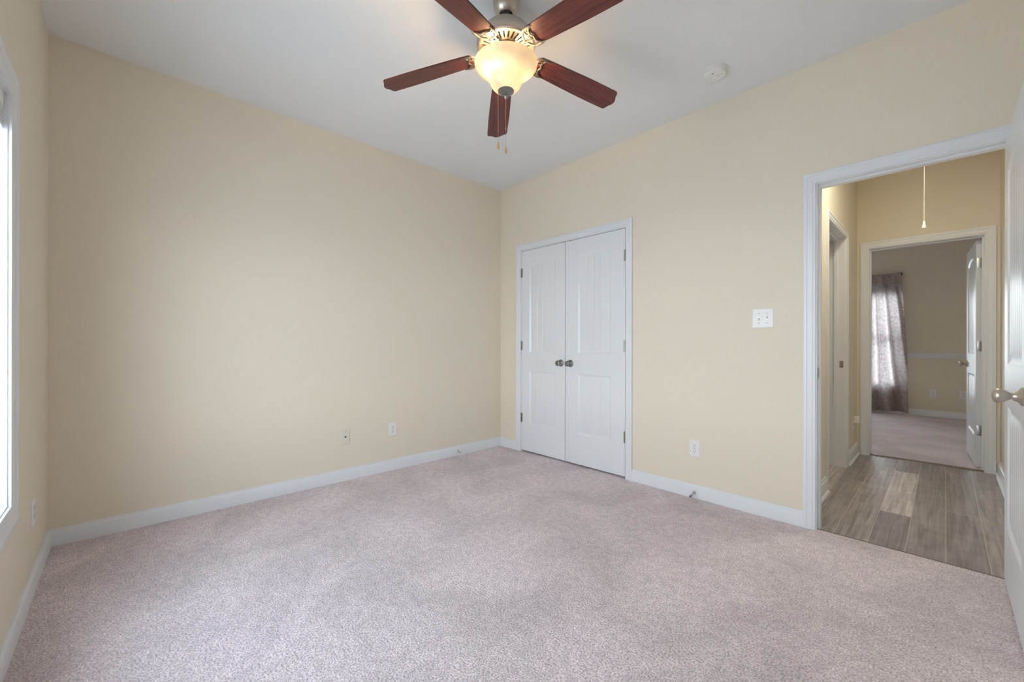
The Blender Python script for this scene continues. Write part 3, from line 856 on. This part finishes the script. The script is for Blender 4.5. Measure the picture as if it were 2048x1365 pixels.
mh = obj('motor_housing', lathe(NB(), [(0, Z(2.652)), (.030, Z(2.652)), (.050, Z(2.645)), (.078, Z(2.630)), (.104, Z(2.609)), (.124, Z(2.587)), (.1355, Z(2.569)), (.141, Z(2.552)), (.141, Z(2.538)), (.1385, Z(2.527)), (.134, Z(2.5235)), (.130, Z(2.525)), (.130, Z(2.545)), (0, Z(2.545))], 72), NICKEL, fan, smooth=35)
obj('motor_core', lathe(NB(), [(.055, Z(2.545)), (.124, Z(2.545)), (.124, Z(2.538)), (.058, Z(2.535))], 48, cap0=False, cap1=False), INNER, mh, smooth=35)
g = NB(); NS = 30
for k in range(NS):
    a0 = 2 * PI * k / NS; a1 = 2 * PI * (k + 1) / NS; am = (a0 + a1) / 2
    def P(r, a, z): return (r * math.cos(a), r * math.sin(a), Z(z))
    zt = 2.529; zb = 2.5225
    hw_i, hw_o = (a1 - a0) * .30, (a1 - a0) * .30
    # outer band, inner band, spoke
    def sect(r0, r1, b0, b1, b0o=None, b1o=None, nseg=2):
        b0o = b0 if b0o is None else b0o; b1o = b1 if b1o is None else b1o
        for i in range(nseg):
            u0, u1 = i / nseg, (i + 1) / nseg
            A0, A1 = b0 + (b1 - b0) * u0, b0 + (b1 - b0) * u1
            B0, B1 = b0o + (b1o - b0o) * u0, b0o + (b1o - b0o) * u1
            q = [(r0, A0), (r0, A1), (r1, B1), (r1, B0)]
            loft(g, [[P(r, a, zt) for r, a in q], [P(r, a, zb) for r, a in q]])
    sect(.1165, .131, a0, a1, nseg=2); sect(.058, .074, a0, a1, nseg=2)
    sect(.074, .1165, am - hw_i, am + hw_i, am - hw_o, am + hw_o, nseg=1)
obj('vent_grille', g, NICKEL, fan, smooth=30)
obj('flywheel', lathe(NB(), [(0, Z(2.536)), (.060, Z(2.536)), (.060, Z(2.514)), (.053, Z(2.508)), (0, Z(2.508))], 40), INNER, fan, smooth=30)
obj('switch_housing', lathe(NB(), [(0, Z(2.510)), (.048, Z(2.510)), (.050, Z(2.500)), (.050, Z(2.478)), (.054, Z(2.470)), (.056, Z(2.464)), (.050, Z(2.459)), (.03, Z(2.458)), (0, Z(2.458))], 48), NICKEL, fan, smooth=30)

# blades (drooping, pitched); local x = outward
TH0, STEP, DROOP, PITCH = 3.746, R(-72), .149, -.178
def blade_outline():
    r0, r1 = .170, .631
    def hwid(r): return .0505 + (.0625 - .0505) * min(1, max(0, (r - r0) / .30)) ** .8
    up = []
    for k in range(5):                                     # rounded root corner
        a = PI + (-PI / 2) * k / 4
        up.append((r0 + .012 + .012 * math.cos(a), hwid(r0) - .012 + .012 * math.sin(a)))
    for k in range(1, 12):
        r = r0 + .012 + (r1 - .018 - r0 - .012) * k / 11
        up.append((r, hwid(r)))
    w = hwid(r1)
    for k in range(1, 6):                                  # rounded tip corner
        a = PI / 2 - PI / 2 * k / 5 * .8
        up.append((r1 - .018 + .016 * math.cos(a), w - .016 + .016 * math.sin(a)))
    # shallow bracket end
    up += [(r1 + .0015, w - .026), (r1 + .006, w - .036), (r1 + .012, w - .044), (r1 + .0155, .010), (r1 + .0165, 0)]
    return up + [(x, -y) for x, y in reversed(up[:-1])]
bo = blade_outline()
b = NB()
vt = [b.verts.new((x, y, .003)) for x, y in bo]; vb = [b.verts.new((x, y, -.003)) for x, y in bo]
b.faces.new(vt); b.faces.new(vb[::-1])
for i in range(len(bo)):
    j = (i + 1) % len(bo)
    b.faces.new((vt[i], vb[i], vb[j], vt[j]))
blade = obj('blade', b, BLADE, fan)
# the openwork iron, as a sub-part under the blade
it = NB(); zi = -.0075
def arcpts(P0, P1, P2, n=12):
    P0, P1, P2 = map(Vector, (P0, P1, P2))
    return [(P0 * (1 - t) ** 2 + P1 * 2 * t * (1 - t) + P2 * t * t) for t in [k / n for k in range(n + 1)]]
def taper(n, a, m, c): return [a + (m - a) * min(1, 2 * k / n) if k <= n / 2 else m + (c - m) * (2 * k / n - 1) for k in range(n + 1)]
UPZ = Vector((0, 0, 1))
# arm from the hub
tube(it, arcpts((.048, 0, .004), (.095, 0, -.016), (.140, 0, zi), 10), taper(10, .0085, .0070, .0085), 8, .6)
for s in (1, -1):
    tube(it, arcpts((.135, 0, zi), (.150, s * .046, zi), (.176, s * .0475, zi), 12) , taper(12, .0065, .006, .0065), 8, .6)
    tube(it, arcpts((.172, s * .0475, zi), (.200, s * .051, zi), (.226, s * .0475, zi), 10), taper(10, .0065, .0068, .0018), 8, .6)
    tube(it, arcpts((.212, s * .0485, zi), (.188, s * .040, zi), (.186, s * .020, zi), 10), taper(10, .0035, .0045, .0040), 8, .6)
    tube(it, arcpts((.186, s * .020, zi), (.186, s * .010, zi), (.194, 0, zi), 8), taper(8, .0040, .0045, .0045), 8, .6)
    tube(it, arcpts((.138, s * .002, zi), (.160, s * .010, zi), (.187, s * .020, zi), 8), taper(8, .0050, .0038, .0038), 8, .6)
    lathe(it, [(0, -.002), (.0055, -.002), (.0055, .004), (0, .004)], 12, Matrix.Translation((.181, s * .030, zi)))
obj('blade_iron', it, IRON, blade, smooth=60)
def place_blade(o, k):
    a = TH0 + k * STEP
    M = Matrix.Translation((0, 0, Z(2.515))) @ Matrix.Rotation(a, 4, 'Z') @ Matrix.Rotation(math.atan(DROOP), 4, 'Y') @ Matrix.Rotation(PITCH, 4, 'X')
    o.matrix_local = M
for k in range(5):
    o = blade if k == 0 else copy_tree(blade, fan)
    place_blade(o, k)

# light kit
bowl = obj('light_bowl', lathe(NB(), [(.1480, Z(2.4525)), (.1512, Z(2.450)), (.1515, Z(2.445)), (.1500, Z(2.439)), (.1440, Z(2.431)), (.1330, Z(2.4225)), (.119, Z(2.413)), (.105, Z(2.4025)), (.094, Z(2.391)), (.086, Z(2.378)), (.080, Z(2.364)), (.0745, Z(2.351)), (.067, Z(2.338)), (.056, Z(2.3265)), (.042, Z(2.319)), (.030, Z(2.316))], 72, cap0=False, cap1=False), BOWL, fan, smooth=80)
fin = obj('finial', lathe(NB(), [(0, Z(2.322)), (.036, Z(2.321)), (.0395, Z(2.318)), (.0385, Z(2.314)), (.030, Z(2.308)), (.016, Z(2.303)), (.009, Z(2.300)), (.0085, Z(2.296)), (.011, Z(2.293)), (.010, Z(2.287)), (.006, Z(2.281)), (.003, Z(2.278)), (0, Z(2.2775))], 40), PEWTER, fan, smooth=40)
obj('stem_rod', lathe(NB(), [(0, Z(2.46)), (.006, Z(2.46)), (.006, Z(2.32)), (0, Z(2.32))], 12), NICKEL, fan, smooth=40)
yaw = 0.8122
rt = Vector((math.cos(yaw), math.sin(yaw), 0)); fw = Vector((-math.sin(yaw), math.cos(yaw), 0))
for off in (rt * -.048 - fw * .030, rt * .040 + fw * .045):
    obj('bulb', lathe(NB(), [(0, .020), (.006, .0195), (.013, .016), (.019, .008), (.021, 0), (.019, -.009), (.013, -.016), (.009, -.024), (.009, -.036), (0, -.036)], 20), BULB, fan, smooth=60, loc=(off.x, off.y, Z(2.438)))
def chain(off, z0, zj, z1, name='pull_chain'):
    b = NB()
    p = [(off.x, off.y, Z(z0)), (off.x, off.y, Z((z0 + zj) / 2)), (off.x, off.y, Z(zj))]
    tube(b, p, .0013, 8)
    lathe(b, [(0, -.004), (.0022, -.003), (.0022, .003), (0, .004)], 10, Matrix.Translation((off.x, off.y, Z(zj))))
    tube(b, [(off.x, off.y, Z(zj)), (off.x, off.y, Z(z1))], .0007, 6)
    c = obj(name, b, CHAIN, fan, smooth=60)
    obj('fob', lathe(NB(), [(0, .003), (.0025, .003), (.0036, -.002), (.0058, -.014), (.0062, -.020), (.005, -.0265), (.002, -.029), (0, -.0295)], 16, Matrix.Translation((off.x, off.y, Z(z1)))), FOBWOOD, c, smooth=60)
chain(rt * -.0375 - fw * .01, 2.322, 2.12, 2.062)
chain(Vector((0, 0, 0)) - rt * .001, 2.279, 2.135, 2.045)
